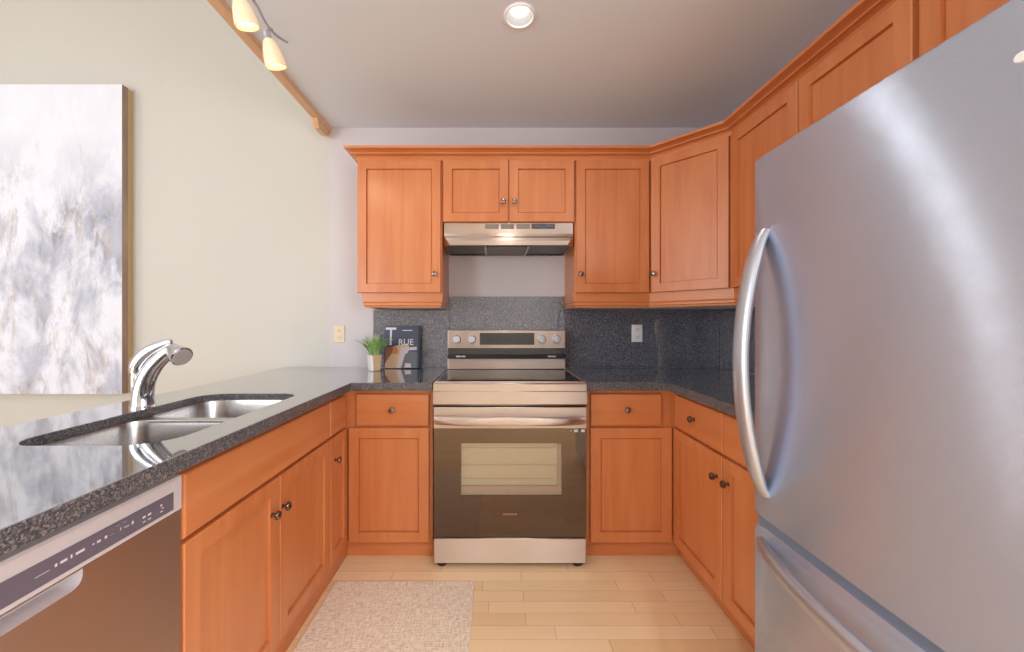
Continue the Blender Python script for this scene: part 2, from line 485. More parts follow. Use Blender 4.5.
# light wooden trim along the edge of the kitchen ceiling
tr = struct(MB().box(XT-.047, XT, YR+.01, YW-.002, ZC-.03, ZC+.03).build('trim_1', M_TRIM, bevel=.003))
m = MB(); m.loops([[(XT-.05, y, ZC-.031), (XT-.005, y, ZC-.031), (XT-.012, y, ZC-.031-h), (XT-.043, y, ZC-.031-h)] for y, h in ((2.36, .004), (2.40, .05), (2.50, .05), (2.545, .02))])
m.build('trim_bracket', M_TRIM, tr, bevel=.003)

# ------------------------------------------------------------------ downlight and track light
def downlight(x, y, label, watts):
    pl = thing('recessed_downlight', label, 'ceiling light', (x, y, ZC), 'recessed kitchen downlights')
    MB().lathe((x, y, ZC), (0, 0, -1), [(.058, 0), (.068, 0), (.068, .004), (.063, .008), (.058, .008), (.055, .002)], 36, False, False).build('rim', M_WHITE, pl, smooth=True)
    MB().lathe((x, y, ZC), (0, 0, 1), [(.060, -.004), (.058, .03), (.05, .06), (.05, .062)], 36, False, True).build('can', M_CAN, pl, smooth=True)
    MB().lathe((x, y, ZC+.058), (0, 0, -1), [(.02, 0), (.036, .006), (.043, .022), (.038, .036), (.022, .044), (.006, .047)], 28).build('bulb', M_POT, pl, smooth=True)
    d = bpy.data.lights.new('downlight_glow', 'SPOT'); d.energy = watts; d.spot_size = 2.3; d.spot_blend = .6; d.color = (1, .95, .88); d.shadow_soft_size = .06
    o = bpy.data.objects.new('downlight_glow', d); COL.objects.link(o); o.location = (x, y, ZC-.012)
for (x, y), lb in zip(POTS, ('round lit recessed downlight with a white rim above the range', 'added unseen recessed downlight behind the camera on the peninsula side', 'added unseen recessed downlight behind the camera on the fridge side')):
    downlight(x, y, lb, 7 if y > 0 else 76)  # both rear lamps are unseen, guessed from range streaks and added as fill

tk = thing('track_light', 'ceiling track light with a curved steel rail and small opal glass shades', 'track light', (-.91, 1.15, ZC))
def catmull(P, k=8):
    P = [Vector(p) for p in P]; out = []
    for i in range(len(P)-1):
        a, b, c, d_ = P[max(i-1, 0)], P[i], P[i+1], P[min(i+2, len(P)-1)]
        for j in range(k):
            t = j/k
            out.append(.5*((2*b)+(c-a)*t+(2*a-5*b+4*c-d_)*t*t+(3*b-a-3*c+d_)*t**3))
    return out+[P[-1]]
ZRL = 2.42
rail = catmull([(-.95, .62, ZRL), (-.915, .80, ZRL), (-.915, 1.0, ZRL), (-.94, 1.15, ZRL), (-.925, 1.30, ZRL), (-.905, 1.42, ZRL), (-.922, 1.52, ZRL), (-.920, 1.585, ZRL), (-.893, 1.632, ZRL)])
MB().tube(rail, .0055, 10).build('rail', M_HANDLE, tk, smooth=True)
m = MB(); m.lathe((-.94, 1.15, ZC), (0, 0, -1), [(.06, 0), (.06, .012), (.045, .022), (.01, .024), (.006, .105)], 24)
m.build('ceiling_mount', M_HANDLE, tk, smooth=True)
def spot(top, bot, railpt):
    top, bot = Vector(top), Vector(bot); ax = (bot-top).normalized(); L = (bot-top).length
    h = MB(); h.lathe(top-ax*.03, ax, [(.008, 0), (.013, .004), (.015, .030), (.017, .034)], 16)
    h.tube(catmull([railpt, Vector(railpt)+Vector((-.004, -.012, -.012)), top-ax*.026]), .0045, 8)
    ho = h.build('lamp_holder', M_HANDLE, tk, smooth=True)
    g = MB(); g.lathe(top, ax, [(.016, -.002), (.023, .006), (.032, L*.35), (.038, L*.68), (.040, L*.9), (.0385, L), (.036, L), (.036, L*.93), (.034, L*.7), (.028, L*.35), (.014, .008)], 24, True, True)
    g.build('glass_shade', M_SHADE, ho, smooth=True)
    MB().lathe(top, ax, [(.008, L*.4), (.024, L*.6), (.031, L*.8), (.02, L*.88)], 16).build('bulb', M_BULB, ho, smooth=True)
    d = bpy.data.lights.new('track_glow', 'SPOT'); d.energy = 2.0; d.spot_size = 2.2; d.spot_blend = .5; d.color = (1, .82, .6); d.shadow_soft_size = .03
    o = bpy.data.objects.new('track_glow', d); COL.objects.link(o); o.location = bot+ax*.02
    o.rotation_euler = ax.to_track_quat('-Z', 'Y').to_euler()
spot((-.905, 1.515, 2.345), (-.890, 1.545, 2.255), (-.915, 1.555, ZRL))
spot((-.900, 1.335, 2.355), (-.887, 1.360, 2.275), (-.914, 1.36, ZRL))
spot((-.94, .95, 2.362), (-.93, .93, 2.275), (-.917, .97, ZRL))  # third lamp is out of view, added to help light the room

# ------------------------------------------------------------------ wall units
GU = 'wall cabinets under the crown moulding'
YU = 2.232; XU = 1.209; ZU0, ZU1 = 1.389, 2.168
RAILP = [(0, 0), (.003, .0), (.005, .010), (.011, .014), (.011, .021), (.009, .025), (.015, .034), (.017, .085), (-.012, .085), (-.012, 0)]
def light_rail(path, parent):
    sweep(path, [(o, ZU0-.085+z) for o, z in RAILP]).build('light_rail', M_WH, parent)
fb = Fr((0, YU, 0), (1, 0, 0), (0, -1, 0))
def upper(label, x0, x1, z0, doors, knobs, rail=None):
    c = thing('wall_cabinet', label, 'cabinet', ((x0+x1)/2, YW, z0), GU)
    MB().box(x0, x1, YU, YW-.001, z0, ZU1).build('body', M_WV, c)
    for (a, b), (ku, kv) in zip(doors, knobs):
        dr = shaker(fb, a, b, z0+.001, ZU1-.004, c)
        knob(fb, ku, kv, dr)
    if rail: light_rail(rail, c)
    return c
upper('tall maple wall cabinet with one door left of the range hood', -.805, -.31, ZU0, [(-.803, -.317)], [(-.352, 1.497)],
      [(-.768, YW-.01), (-.768, YU+.02), (-.326, YU+.02), (-.326, YW-.01)][::1])
upper('short maple wall cabinet with two doors directly above the range hood', -.309, .468, 1.803, [(-.303, .077), (.083, .463)], [(.047, 1.917), (.113, 1.917)])
upper('tall maple wall cabinet with one door right of the range hood', .469, .914, ZU0, [(.475, .900)], [(.498, 1.497)],
      [(.478, YW-.01), (.478, YU+.02), (.914, YU+.02)])
# diagonal corner unit
A, B = Vector((.915, YU, 0)), Vector((XU, 1.928, 0)); DD = (B-A); dl = DD.length
fd = Fr(A, DD, (DD.y, -DD.x, 0))
c = thing('wall_cabinet', 'diagonal corner maple wall cabinet between the back and right runs', 'cabinet', (1.3, 2.3, ZU0), GU)
MB().prism([(.916, YU), (XU, 1.929), (XR-.001, 1.929), (XR-.001, YW-.001), (.916, YW-.001)], ZU0, ZU1).build('body', M_WV, c)
dr = shaker(fd, .012, dl-.012, ZU0+.001, ZU1-.004, c); knob(fd, .033, 1.497, dr)
n2 = Vector((DD.y, -DD.x, 0)).normalized()*-.02
light_rail([(.917, YU+.021), (XU+.021, 1.929)], c)
# right run
fr_ = Fr((XU, 0, 0), (0, -1, 0), (-1, 0, 0))      # u = -Y
def upper_right(label, y0, y1, z0, doors, knobs, rail):
    c = thing('wall_cabinet', label, 'cabinet', (XR, (y0+y1)/2, z0), GU)
    MB().box(XU, XR-.001, y0, y1, z0, ZU1).build('body', M_WV, c)
    for (a, b), k in zip(doors, knobs):
        dr = shaker(fr_, -b, -a, z0+.001, ZU1-.004, c)
        if k: knob(fr_, -k[0], k[1], dr)
    if rail: light_rail([(XU+.02, y1-.001), (XU+.02, y0)], c)
upper_right('maple wall cabinet with two tall doors between corner unit and fridge', 1.077, 1.927, ZU0, [(1.492, 1.912), (1.081, 1.485)], [(1.53, 1.497), (1.447, 1.497)], True)
upper_right('short maple wall cabinet high above the steel fridge', .22, 1.075, 1.78, [(.645, 1.063), (.232, .638)], [(.68, 1.9), (.60, 1.9)], False)
# crown moulding: one continuous length
CP = [(0, -.004), (.011, -.004), (.012, .005), (.003, .008), (.010, .017), (.022, .021), (.036, .022), (.036, .028), (.023, .032), (.036, .038), (.061, .041), (.062, .052), (0, .052), (-.03, .052), (-.03, -.004)]
cr = sweep([(-.806, YW-.002), (-.806, YU), (.915, YU), (XU, 1.928), (XU, .22)], [(o, ZU1+z*1.18) for o, z in CP]).build('crown_moulding', M_WH)
tag(cr, 'maple crown moulding running along the tops of all wall cabinets', 'moulding')

# ------------------------------------------------------------------ range hood
hx0, hx1 = -.301, .460
hd = thing('range_hood', 'stainless range hood under the short cabinet above the stove', 'range hood', (.08, YW, 1.66))
def hood_loop(yf, z, ch, e=0): return [(hx0+e, YW-.004, z), (hx0+e, yf+ch, z), (hx0+e+ch, yf, z), (hx1-e-ch, yf, z), (hx1-e, yf+ch, z), (hx1-e, YW-.004, z)]
m = MB(); m.loops([hood_loop(2.228, 1.800, .002), hood_loop(2.228, 1.738, .002), hood_loop(2.222, 1.722, .004), hood_loop(2.205, 1.708, .012), hood_loop(2.198, 1.690, .026), hood_loop(2.198, 1.664, .04),
                   hood_loop(2.203, 1.664, .042, .006), hood_loop(2.203, 1.676, .042, .006)])
m.build('shell', M_STEEL, hd)
MB().box(hx0+.012, hx1-.012, 2.245, YW-.006, 1.670, 1.674).build('underside', M_HOODDARK, hd)
MB().box(-.05, .19, 2.26, YW-.02, 1.662, 1.669).build('grease_filter', M_FILTER, hd, bevel=.002)
for x0 in (-.062, .193): MB().box(x0, x0+.009, 2.25, YW-.012, 1.658, 1.669).build('filter_rail', M_HANDLE, hd)
fh = Fr((0, 2.228, 0), (1, 0, 0), (0, -1, 0))
for x0, x1 in ((-.058, .022), (.034, .112), (.126, .206)):
    m = MB(); m.fbox(fh, x0, x1, 1.765, 1.793, 0, .001)
    for k in range(5): m.fbox(fh, x0, x1, 1.767+k*.0055, 1.7695+k*.0055, .001, .002)
    m.build('vent_grille', M_LOUVRE, hd)
sw = MB().fbox(fh, .214, .352, 1.765, 1.795, 0, .002).build('switch_panel', M_DISP, hd)
for x0, x1 in ((.235, .268), (.30, .338)): MB().fbox(fh, x0, x1, 1.774, 1.784, .002, .006).build('rocker_switch', M_PANELGREY, sw, bevel=.001)

# ------------------------------------------------------------------ base units
GB = 'base cabinets under the granite worktops'
YB = 1.94; XB = .925; XP = -.770; ZT = .875
Z_D0, Z_D1, Z_DR0, Z_DR1 = .100, .680, .692, .852
gb = Fr((0, YB, 0), (1, 0, 0), (0, -1, 0))
# back run left
c = thing('base_cabinet', 'maple base cabinet with drawer and door left of the range', 'cabinet', (-.52, YW, 0), GB)
MB().box(XP+.001, -.318, YB, YW-.001, .09, ZT-.001).build('body', M_WV, c)
MB().box(XP-.001, -.318, YB+.035, YB+.05, 0, .09).build('toe_kick', M_WH, c)
d1 = slab(gb, -.705, -.335, Z_DR0, Z_DR1, c); knob(gb, -.519, .775, d1)
shaker(gb, -.742, -.335, Z_D0, Z_D1, c)
# back run right
c = thing('base_cabinet', 'maple base cabinet with drawer and door right of the range', 'cabinet', (.69, YW, 0), GB)
MB().box(.466, XB-.001, YB, YW-.001, .09, ZT-.001).build('body', M_WV, c)
MB().box(.466, XB+.034, YB+.035, YB+.05, 0, .09).build('toe_kick', M_WH, c)
d1 = slab(gb, .484, .845, Z_DR0, Z_DR1, c); knob(gb, .667, .775, d1)
shaker(gb, .484, .897, Z_D0, Z_D1, c)
# right run
gr = Fr((XB, 0, 0), (0, -1, 0), (-1, 0, 0))
c = thing('base_cabinet', 'maple base cabinet with two drawers and two doors beside the fridge', 'cabinet', (XR, 1.5, 0), GB)
MB().box(XB, XR-.001, 1.083, YB-.001, .09, ZT-.001).build('body', M_WV, c)
MB().box(XB+.035, XB+.05, 1.083, YB+.034, 0, .09).build('toe_kick', M_WH, c)
for y0, y1, ky in ((1.512, 1.91, 1.72), (1.090, 1.505, 1.30)):
    d1 = slab(gr, -y1, -y0, Z_DR0, Z_DR1, c); knob(gr, -ky, .775, d1)
d1 = shaker(gr, -1.925, -1.512, Z_D0, Z_D1, c); knob(gr, -1.545, .588, d1)
d1 = shaker(gr, -1.505, -1.090, Z_D0, Z_D1, c); knob(gr, -1.468, .588, d1)
# peninsula
gp = Fr((XP, 0, 0), (0, 1, 0), (1, 0, 0))         # u = Y
c = thing('base_cabinet', 'maple sink base cabinet with two doors next to the dishwasher', 'cabinet', (-1.08, 1.32, 0), GB)
MB().box(XP-.015, XP, .912, 1.724, .091, ZT-.001).box(-1.36, XP-.015, .912, .928, .09, ZT-.001).box(-1.36, XP-.015, 1.708, 1.724, .09, ZT-.001).box(-1.36, -1.345, .912, 1.724, 0, ZT-.001).box(-1.345, XP-.015, .928, 1.708, .09, .105).build('body', M_WV, c)
MB().box(XP-.012, XP-.002, .912, 1.724, 0, .09).build('toe_kick', M_WH, c)
slab(gp, .914, 1.722, Z_DR0, .850, c, 'false_front')
d1 = shaker(gp, .914, 1.316, Z_D0, Z_D1, c); knob(gp, 1.272, .568, d1)
d1 = shaker(gp, 1.322, 1.722, Z_D0, Z_D1, c); knob(gp, 1.336, .568, d1)
c = thing('base_cabinet', 'narrow maple base cabinet with drawer and slim door in the left corner', 'cabinet', (-1.08, 1.83, 0), GB)
MB().box(-1.36, XP, 1.726, YB-.001, .09, ZT-.001).build('body', M_WV, c)
MB().box(XP-.012, XP-.002, 1.726, YB+.034, 0, .09).build('toe_kick', M_WH, c)
slab(gp, 1.732, 1.905, Z_DR0, .850, c)
d1 = shaker(gp, 1.732, 1.925, Z_D0, Z_D1, c, fw=.045); knob(gp, 1.775, .572, d1)
e = MB().box(-1.36, XP+.02, .282, .300, 0, ZT-.001).build('end_panel', M_WV)
tag(e, 'maple end panel closing the peninsula beside the dishwasher', 'panel')

# ------------------------------------------------------------------ worktops and backsplash
ZK = .915
SX0, SX1, SY0, SY1 = -1.212, -.82, .926, 1.60
hole = rrect(SX0, SX1, SY0, SY1, (.075, .10, .07, .09), 8)
wl = poly_holes([(-1.413, .275), (-.715, .275), (-.715, 1.888), (-.312, 1.888), (-.312, YW-.021), (-.80, YW-.021), (-.80, YW-.002), (-1.413, YW-.002)], [hole], ZT, ZK, 'worktop', M_GRAN)
b = wl.modifiers.new('edge', 'BEVEL'); b.width = .003; b.segments = 2; b.limit_method = 'ANGLE'; b.angle_limit = .8
wl.data.materials.append(M_EDGE)
for p in wl.data.polygons:
    if abs(p.normal.z) < .5: p.material_index = 1
tag(wl, 'dark granite peninsula worktop with the sink cut into it', 'worktop')
wr = MB().prism([(.460, 1.888), (.865, 1.888), (.865, 1.078), (XR-.022, 1.078), (XR-.022, YW-.021), (.460, YW-.021)], ZT, ZK).build('worktop', M_GRAN, bevel=.003)
wr.data.materials.append(M_EDGE)
for p in wr.data.polygons:
    if abs(p.normal.z) < .5: p.material_index = 1
tag(wr, 'dark granite corner worktop between the range and the fridge', 'worktop')
bs = thing('backsplash', 'polished dark granite backsplash behind the range and worktops', 'backsplash', (.3, YW, ZK))
MB().box(-.812, -.305, YW-.02, YW-.001, ZK+.001, 1.3035).build('slab', M_SPLASH, bs)
MB().box(-.3035, .4585, YW-.018, YW-.001, .86, 1.388).build('slab', M_SPLASH, bs)
MB().box(.460, XR-.022, YW-.02, YW-.001, ZK+.001, 1.3035).build('slab', M_SPLASH, bs)
MB().box(XR-.02, XR-.001, 1.082, YW-.001, ZK+.001, 1.3035).build('slab', M_SPLASH, bs)

# ------------------------------------------------------------------ sink and faucet
sk = thing('kitchen_sink', 'undermounted stainless double bowl sink in the peninsula', 'sink', ((SX0+SX1)/2, 1.27, ZT))
def bowl(x0, x1, y0, y1, r, depth):
    def lp(e, z, k=0): return [(x, y, z) for x, y in rrect(x0+e, x1-e, y0+e, y1-e, tuple(max(.01, q-e*.5) for q in r), 8)]
    zt = ZT+.014
    L = [lp(-.0025, zt-.004), lp(-.0025, zt), lp(.004, zt), lp(.008, zt-.02), lp(.014, zt-depth+.04), lp(.024, zt-depth+.012), lp(.05, zt-depth), lp(.12, zt-depth-.004)]
    b = MB().loops(L, False, True).build('bowl', M_SINK, sk, smooth=True)
    cx, cy = (x0+x1)/2, (y0+y1)/2
    MB().lathe((cx, cy, zt-depth-.004), (0, 0, 1), [(.045, 0), (.045, .003), (.034, .004), (.030, .001), (.006, .001)], 24).build('drain', M_CHROME, b, smooth=True)
bowl(SX0+.004, SX1-.004, SY0+.004, 1.268, (.08, .105, .06, .06), .20)
bowl(SX0+.004, SX1-.004, 1.294, SY1-.004, (.05, .05, .075, .09), .16)
MB().box(SX0+.008, SX1-.008, 1.262, 1.300, ZT+.004, ZT+.0145).build('divider', M_SINK, sk, bevel=.003)
FX, FY = -1.250, 1.345
fc = thing('faucet', 'chrome single lever pull-out faucet rising behind the sink', 'faucet', (FX, FY, ZK))
m = MB(); m.lathe((FX, FY, ZK), (0, 0, 1), [(.037, 0), (.037, .006), (.0345, .009)], 28)
m.build('base_ring', M_CHROME, fc, smooth=True)
P = catmull([(FX, FY, ZK+.008), (FX+.002, FY, ZK+.055), (FX+.014, FY, ZK+.10), (FX+.042, FY, ZK+.148), (FX+.082, FY, ZK+.188), (FX+.108, FY, ZK+.205)], 5)
R = [.0345+(.0225-.0345)*(i/(len(P)-1))**.8 for i in range(len(P))]
MB().tube(P, R, 20).build('body', M_CHROME, fc, smooth=True)
a = Vector((FX+.104, FY, ZK+.205)); ax = Vector((.84, -.32, -.40))
MB().lathe(a, ax, [(.020, -.004), (.0235, .002), (.0235, .007), (.025, .010), (.029, .03), (.0345, .054), (.0345, .060), (.030, .063)], 24).build('spray_head', M_CHROME, fc, smooth=True)
MB().lathe(a+ax.normalized()*.0631, ax, [(.0295, 0), (.029, .0015), (.001, .002)], 24).build('spray_face', M_SPRAY, fc)
P = catmull([(FX-.026, FY, ZK+.118), (FX-.022, FY, ZK+.150), (FX+.006, FY, ZK+.186), (FX+.046, FY, ZK+.212), (FX+.088, FY, ZK+.229), (FX+.104, FY, ZK+.233)], 5)
R = [(.012+.008*math.sin(PI*min(1, i/(len(P)-1)+.15)))*(1-.35*i/len(P)) for i in range(len(P))]; R[-1] = .003; R[-2] *= .75; R[0] = .008
lv = MB().tube(P, R, 16, flat=1.3).tube(catmull([(FX-.024, FY, ZK+.02), (FX-.027, FY, ZK+.08), (FX-.022, FY, ZK+.15)], 5), [.012, .013, .013, .013, .014, .014, .014, .014, .013, .012, .010], 14)
lv.build('lever', M_CHROME, fc, smooth=True)

# ------------------------------------------------------------------ dishwasher
dw = thing('dishwasher', 'stainless dishwasher under the peninsula with a grey control strip', 'dishwasher', (-1.06, .605, 0))
DY0, DY1 = .305, .907
MB().box(-1.33, XP-.026, DY0+.004, DY1-.004, .10, .868).build('body', M_BLACK, dw)
MB().box(-1.33, XP-.04, DY0+.004, DY1-.004, 0, .10).build('kick_plate', M_DARK, dw)
gd = Fr((XP-.003, 0, 0), (0, 1, 0), (1, 0, 0))
PK0, PK1, PKZ0, PKZ1 = .50, .690, .738, .768
# door skin with a pocket opening: built from four rectangles round the pocket, one mesh
def rr(u0, u1, v0, v1, r): return rrect(u0, u1, v0, v1, (r, r, .001, .001), 5)
m = MB()
outer = [(DY0+.002, .115), (DY1-.002, .115), (DY1-.002, .769), (DY0+.002, .769)]
po = rr(PK0, PK1, PKZ0, PKZ1-.0005, .018)
bm = bmesh.new(); es = []
for ring_ in (outer, po):
    vs = [bm.verts.new(gd(u, v, .022)) for u, v in ring_]; es += [bm.edges.new((vs[i], vs[(i+1) % len(vs)])) for i in range(len(vs))]
bmesh.ops.triangle_fill(bm, edges=es, use_beauty=True)
bm.verts.index_update(); m.add([v.co.copy() for v in bm.verts], [[v.index for v in f.verts] for f in bm.faces]); bm.free()
k = len(outer)
m.loops([[gd(u, v, .022) for u, v in outer], [gd(u, v, -.02) for u, v in outer]], False, True)
dd = m.build('door', M_STEEL, dw)
m = MB(); m.loops([[gd(u, v, .0225) for u, v in po], [gd(u, v, .020) for u, v in po], [gd(PK0+.008+(u-PK0)*.93, PKZ0+.004+(v-PKZ0)*.80, -.016) for u, v in po]], False, True)
m.build('handle_pocket', M_SILVER, dd, smooth=True)
pc = MB().loops([rect(gd, DY0+.002, DY1-.002, .771, .855, 0), rect(gd, DY0+.002, DY1-.002, .771, .852, .024), rect(gd, DY0+.005, DY1-.005, .774, .847, .027)]).build('control_panel', M_SILVER, dw)
dp = MB().fbox(gd, DY0+.03, .878, .782, .822, .027, .0285).build('display_strip', M_PANELGREY, pc)
MARKS = ((.612, .634, .800, .8025), (.700, .705, .802, .806), (.708, .716, .801, .807), (.722, .728, .801, .808), (.731, .742, .802, .804), (.752, .755, .801, .808), (.760, .772, .8015, .8045), (.776, .781, .800, .808),
                         (.744, .752, .813, .815), (.757, .766, .813, .815), (.640, .645, .800, .807), (.648, .660, .8005, .8065), (.664, .668, .800, .808), (.672, .688, .801, .807),
                         (.800, .808, .799, .805), (.812, .821, .799, .805), (.800, .808, .790, .794), (.812, .821, .790, .794), (.842, .848, .804, .810), (.845, .852, .798, .802), (.842, .850, .791, .795),
                         (.44, .447, .80, .806), (.46, .50, .802, .804))
for u0, u1, v0, v1 in MARKS:
    MB().fbox(gd, u0+.001, u1-.0005, v0+.0008, v1-.0008, .0285, .0288).build('panel_mark', M_MARK, dp)

# ------------------------------------------------------------------ range
rg = thing('electric_range', 'stainless freestanding electric range with smooth black cooktop and glass oven door', 'stove', (.074, 2.2, 0))
RX0, RX1 = -.306, .454; RC = (RX0+RX1)/2; YF = 1.875
MB().box(RX0, RX1, YF+.035, 2.525, .03, .895).build('body', M_DARK, rg)
# cooktop with steel border
MB().loops([[(RX0, YF+.03, .894), (RX1, YF+.03, .894), (RX1, 2.46, .894), (RX0, 2.46, .894)], [(RX0, YF+.03, .914), (RX1, YF+.03, .914), (RX1, 2.46, .914), (RX0, 2.46, .914)],
            [(RX0+.003, YF+.032, .918), (RX1-.003, YF+.032, .918), (RX1-.003, 2.46, .918), (RX0+.003, 2.46, .918)],
            [(RX0+.009, YF+.04, .918), (RX1-.009, YF+.04, .918), (RX1-.009, 2.46, .918), (RX0+.009, 2.46, .918)],
            [(RX0+.010, YF+.041, .915), (RX1-.010, YF+.041, .915), (RX1-.010, 2.46, .915), (RX0+.010, 2.46, .915)]], True, False).build('cooktop_rim', M_STEEL, rg)
ct = MB().box(RX0+.010, RX1-.010, YF+.041, 2.46, .905, .9155).build('cooktop', M_BLKGLASS, rg)
for x, y, r in ((-.12, 2.06, .105), (.27, 2.06, .09), (-.12, 2.32, .075), (.27, 2.32, .075)):
    MB().lathe((x, y, .9156), (0, 0, 1), [(r, 0), (r, .0002), (r-.002, .0002), (r-.002, 0)], 48, False, False).build('burner_ring', M_PANELGREY, ct)
# front apron
MB().loops([[(RX0, YF+.034, .80), (RX0, YF+.034, .912), (RX0, YF+.010, .914), (RX0, YF+.003, .908), (RX0, YF+.003, .876), (RX0, YF-.004, .872), (RX0, YF-.004, .812), (RX0, YF+.004, .803)],
            [(RX1, YF+.034, .80), (RX1, YF+.034, .912), (RX1, YF+.010, .914), (RX1, YF+.003, .908), (RX1, YF+.003, .876), (RX1, YF-.004, .872), (RX1, YF-.004, .812), (RX1, YF+.004, .803)]]).build('front_apron', M_STEEL, rg)
# backguard
gf = Fr((0, 2.425, 0), (1, 0, 0), (0, -1, 0))
BX0, BX1 = RX0+.003, RX1-.003
bg_ = MB().box(BX0, BX1, 2.425, 2.525, .916, 1.165)
bgd = bg_.build('backguard', M_STEEL, rg, bevel=.004)
MB().fbox(gf, BX0+.002, BX1-.002, .984, 1.052, 0, .0015).build('black_band', M_DISP, bgd)
MB().fbox(gf, BX0+.001, BX1-.001, .984, 1.012, .001, .010).build('vent_lip', M_DARK, bgd, bevel=.003)
for x0, x1 in ((BX0+.055, BX0+.085), (BX0+.09, BX0+.115), (BX1-.115, BX1-.065)): MB().fbox(gf, x0, x1, .995, 1.003, .010, .0108).build('vent_lip_mark', M_MARK, bgd)
MB().fbox(gf, -.098, .252, 1.073, 1.148, 0, .0025).build('display', M_DISP, bgd, bevel=.001)
for x in (-.243, -.148, .300, .394):
    MB().lathe(gf(x, 1.108, 0), gf.n, [(.027, 0), (.027, .004), (.024, .006), (.0235, .022), (.0215, .026), (.004, .027)], 24).fbox(gf, x-.004, x+.004, 1.087, 1.129, .024, .032).build('knob', M_HANDLE, bgd, smooth=True)
# oven door: glass front with a window, cavity behind it
go = Fr((0, YF, 0), (1, 0, 0), (0, -1, 0))
WX0, WX1, WZ0, WZ1 = -.168, .331, .357, .618
od = MB()
od.loops([rect(go, RX0+.002, RX1-.002, .150, .798, -.034), rect(go, RX0+.002, RX1-.002, .150, .798, -.003), rect(go, RX0+.004, RX1-.004, .152, .796, 0),
          rect(go, WX0, WX1, WZ0, WZ1, 0), rect(go, WX0, WX1, WZ0, WZ1, -.012)], True, False)
odo = od.build('oven_door', M_OVGLASS, rg)
wn_ = MB().loops([rect(go, WX0, WX1, WZ0, WZ1, -.012), rect(go, WX0+.0, WX1-.0, WZ0, WZ1, -.030)], False, True).build('oven_window', M_ENAMEL, odo)
m = MB()
for z in (.585, .50, .43): m.fbox(go, WX0+.002, WX1-.019, z, z+.002, -.026, -.024)
m.build('rack', M_RACK, wn_)
MB().fbox(go, WX0, WX1, WZ0, WZ0+.040, -.0295, -.018).fbox(go, WX1-.018, WX1, WZ0+.0402, WZ1, -.0295, -.018).build('cavity_lip', M_OVFRAME, wn_)
MB().loops([rect(go, RX0+.002, RX1-.002, .692, .797, .001), rect(go, RX0+.002, RX1-.002, .692, .797, .006), rect(go, RX0+.005, RX1-.005, .695, .794, .009)]).build('door_top_trim', M_STEEL, odo)
hp = []
for x in [RX0+.012+(RX1-RX0-.024)*k/16 for k in range(17)]:
    q = abs((x-RC)/((RX1-RX0)/2)); hp.append((x, YF-.012-.038*(1-q**4), .737))
m = MB().tube(hp, .021, 16, flat=.45, up=(0, 0, 1)); m.build('door_handle', M_STEEL, odo, smooth=True)
text_mesh('SAMSUNG', .0135, go, RC+.0, .262, .0006, M_LOGO, odo, 'brand_lettering', .0004, 1.15, 'CENTER')
m = MB(); m.fbox(go, RX1-.062, RX1-.044, .673, .686, .0002, .0008); m.fbox(go, RX1-.028, RX1-.010, .673, .686, .0002, .0008); m.fbox(go, RX1-.08, RX1-.075, .677, .681, .0002, .0008); m.build('door_icons', M_MARK, odo)
MB().loops([rect(go, RX0+.003, RX1-.003, .022, .146, -.03), rect(go, RX0+.003, RX1-.003, .022, .146, -.004), rect(go, RX0+.006, RX1-.006, .025, .143, 0)]).build('storage_drawer', M_STEEL, rg)
for x in (RX0+.04, RX1-.04):
    for y in (YF+.035, 2.46):
        MB().lathe((x, y, 0), (0, 0, 1), [(.022, 0), (.027, .006), (.027, .03)], 16).build('foot', M_DARK, rg, smooth=True)

# ------------------------------------------------------------------ fridge
FX0, FY0, FY1 = .724, .295, 1.069
fg = thing('refrigerator', 'tall stainless bottom-freezer refrigerator on the right', 'refrigerator', (1.11, .68, 0))
MB().box(FX0+.085, XR-.03, FY0+.003, FY1-.003, .03, 1.655).build('cabinet', M_FRSIDE, fg, bevel=.004)
MB().box(FX0+.11, XR-.06, FY0+.02, FY1-.02, 0, .03).build('base_grille', M_DARK, fg)
def fdoor(z0, z1, name, slope=0):
    L = []; n = 24; SAG = .010
    pts = [(FY0+(FY1-FY0)*k/n) for k in range(n+1)]
    def front(y, e=0):
        q = (y-(FY0+FY1)/2)/((FY1-FY0)/2); return FX0+e+SAG*q*q*.5+.004*max(0, abs(q)-.98)/.02
    def loop(z, e): return [(front(y, e), y, z) for y in pts]+[(FX0+.078, FY1, z), (FX0+.078, FY0, z)]
    L = [loop(z0, .006), loop(z0+.006, 0), loop(z1-.006-slope, 0), loop(z1-slope*.2, .006+slope*.35), loop(z1, .012+slope*.5)]
    return MB().loops(L).build(name, M_FRIDGE, fg, smooth=True)
fd1 = fdoor(.680, 1.672, 'fridge_door'); fz = fdoor(.045, .656, 'freezer_drawer', .012)
MB().box(FX0+.014, FX0+.09, FY0+.006, FY1-.006, .650, .684).build('door_gasket', M_GAP, fg)
def arc_handle(pa, pb, bulge, parent, rad, upv, flat):
    pa, pb = Vector(pa), Vector(pb); P = []; n = 28; R = []
    for k in range(n+1):
        t = k/n; p = pa.lerp(pb, t); s = math.sin(PI*t)**.72
        P.append(p+Vector((-bulge*s, 0, 0))); R.append(rad*(.75+.25*min(1, math.sin(PI*t)*3)))
    MB().tube(P, R, 16, flat=flat, up=upv).build('handle', M_HANDLE, parent, smooth=True)
arc_handle((FX0+.004, 1.022, 1.462), (FX0+.004, 1.022, .752), .066, fd1, .015, (1, 0, 0), 1.75)
arc_handle((FX0+.004, 1.035, .615), (FX0+.004, .33, .615), .064, fz, .015, (1, 0, 0), 1.5)
MB().lathe((FX0-.001, .521, 1.58), (-1, 0, 0), [(.007, -.004), (.007, .001), (.006, .002)], 16).build('badge', M_WHITE, fd1, smooth=True)

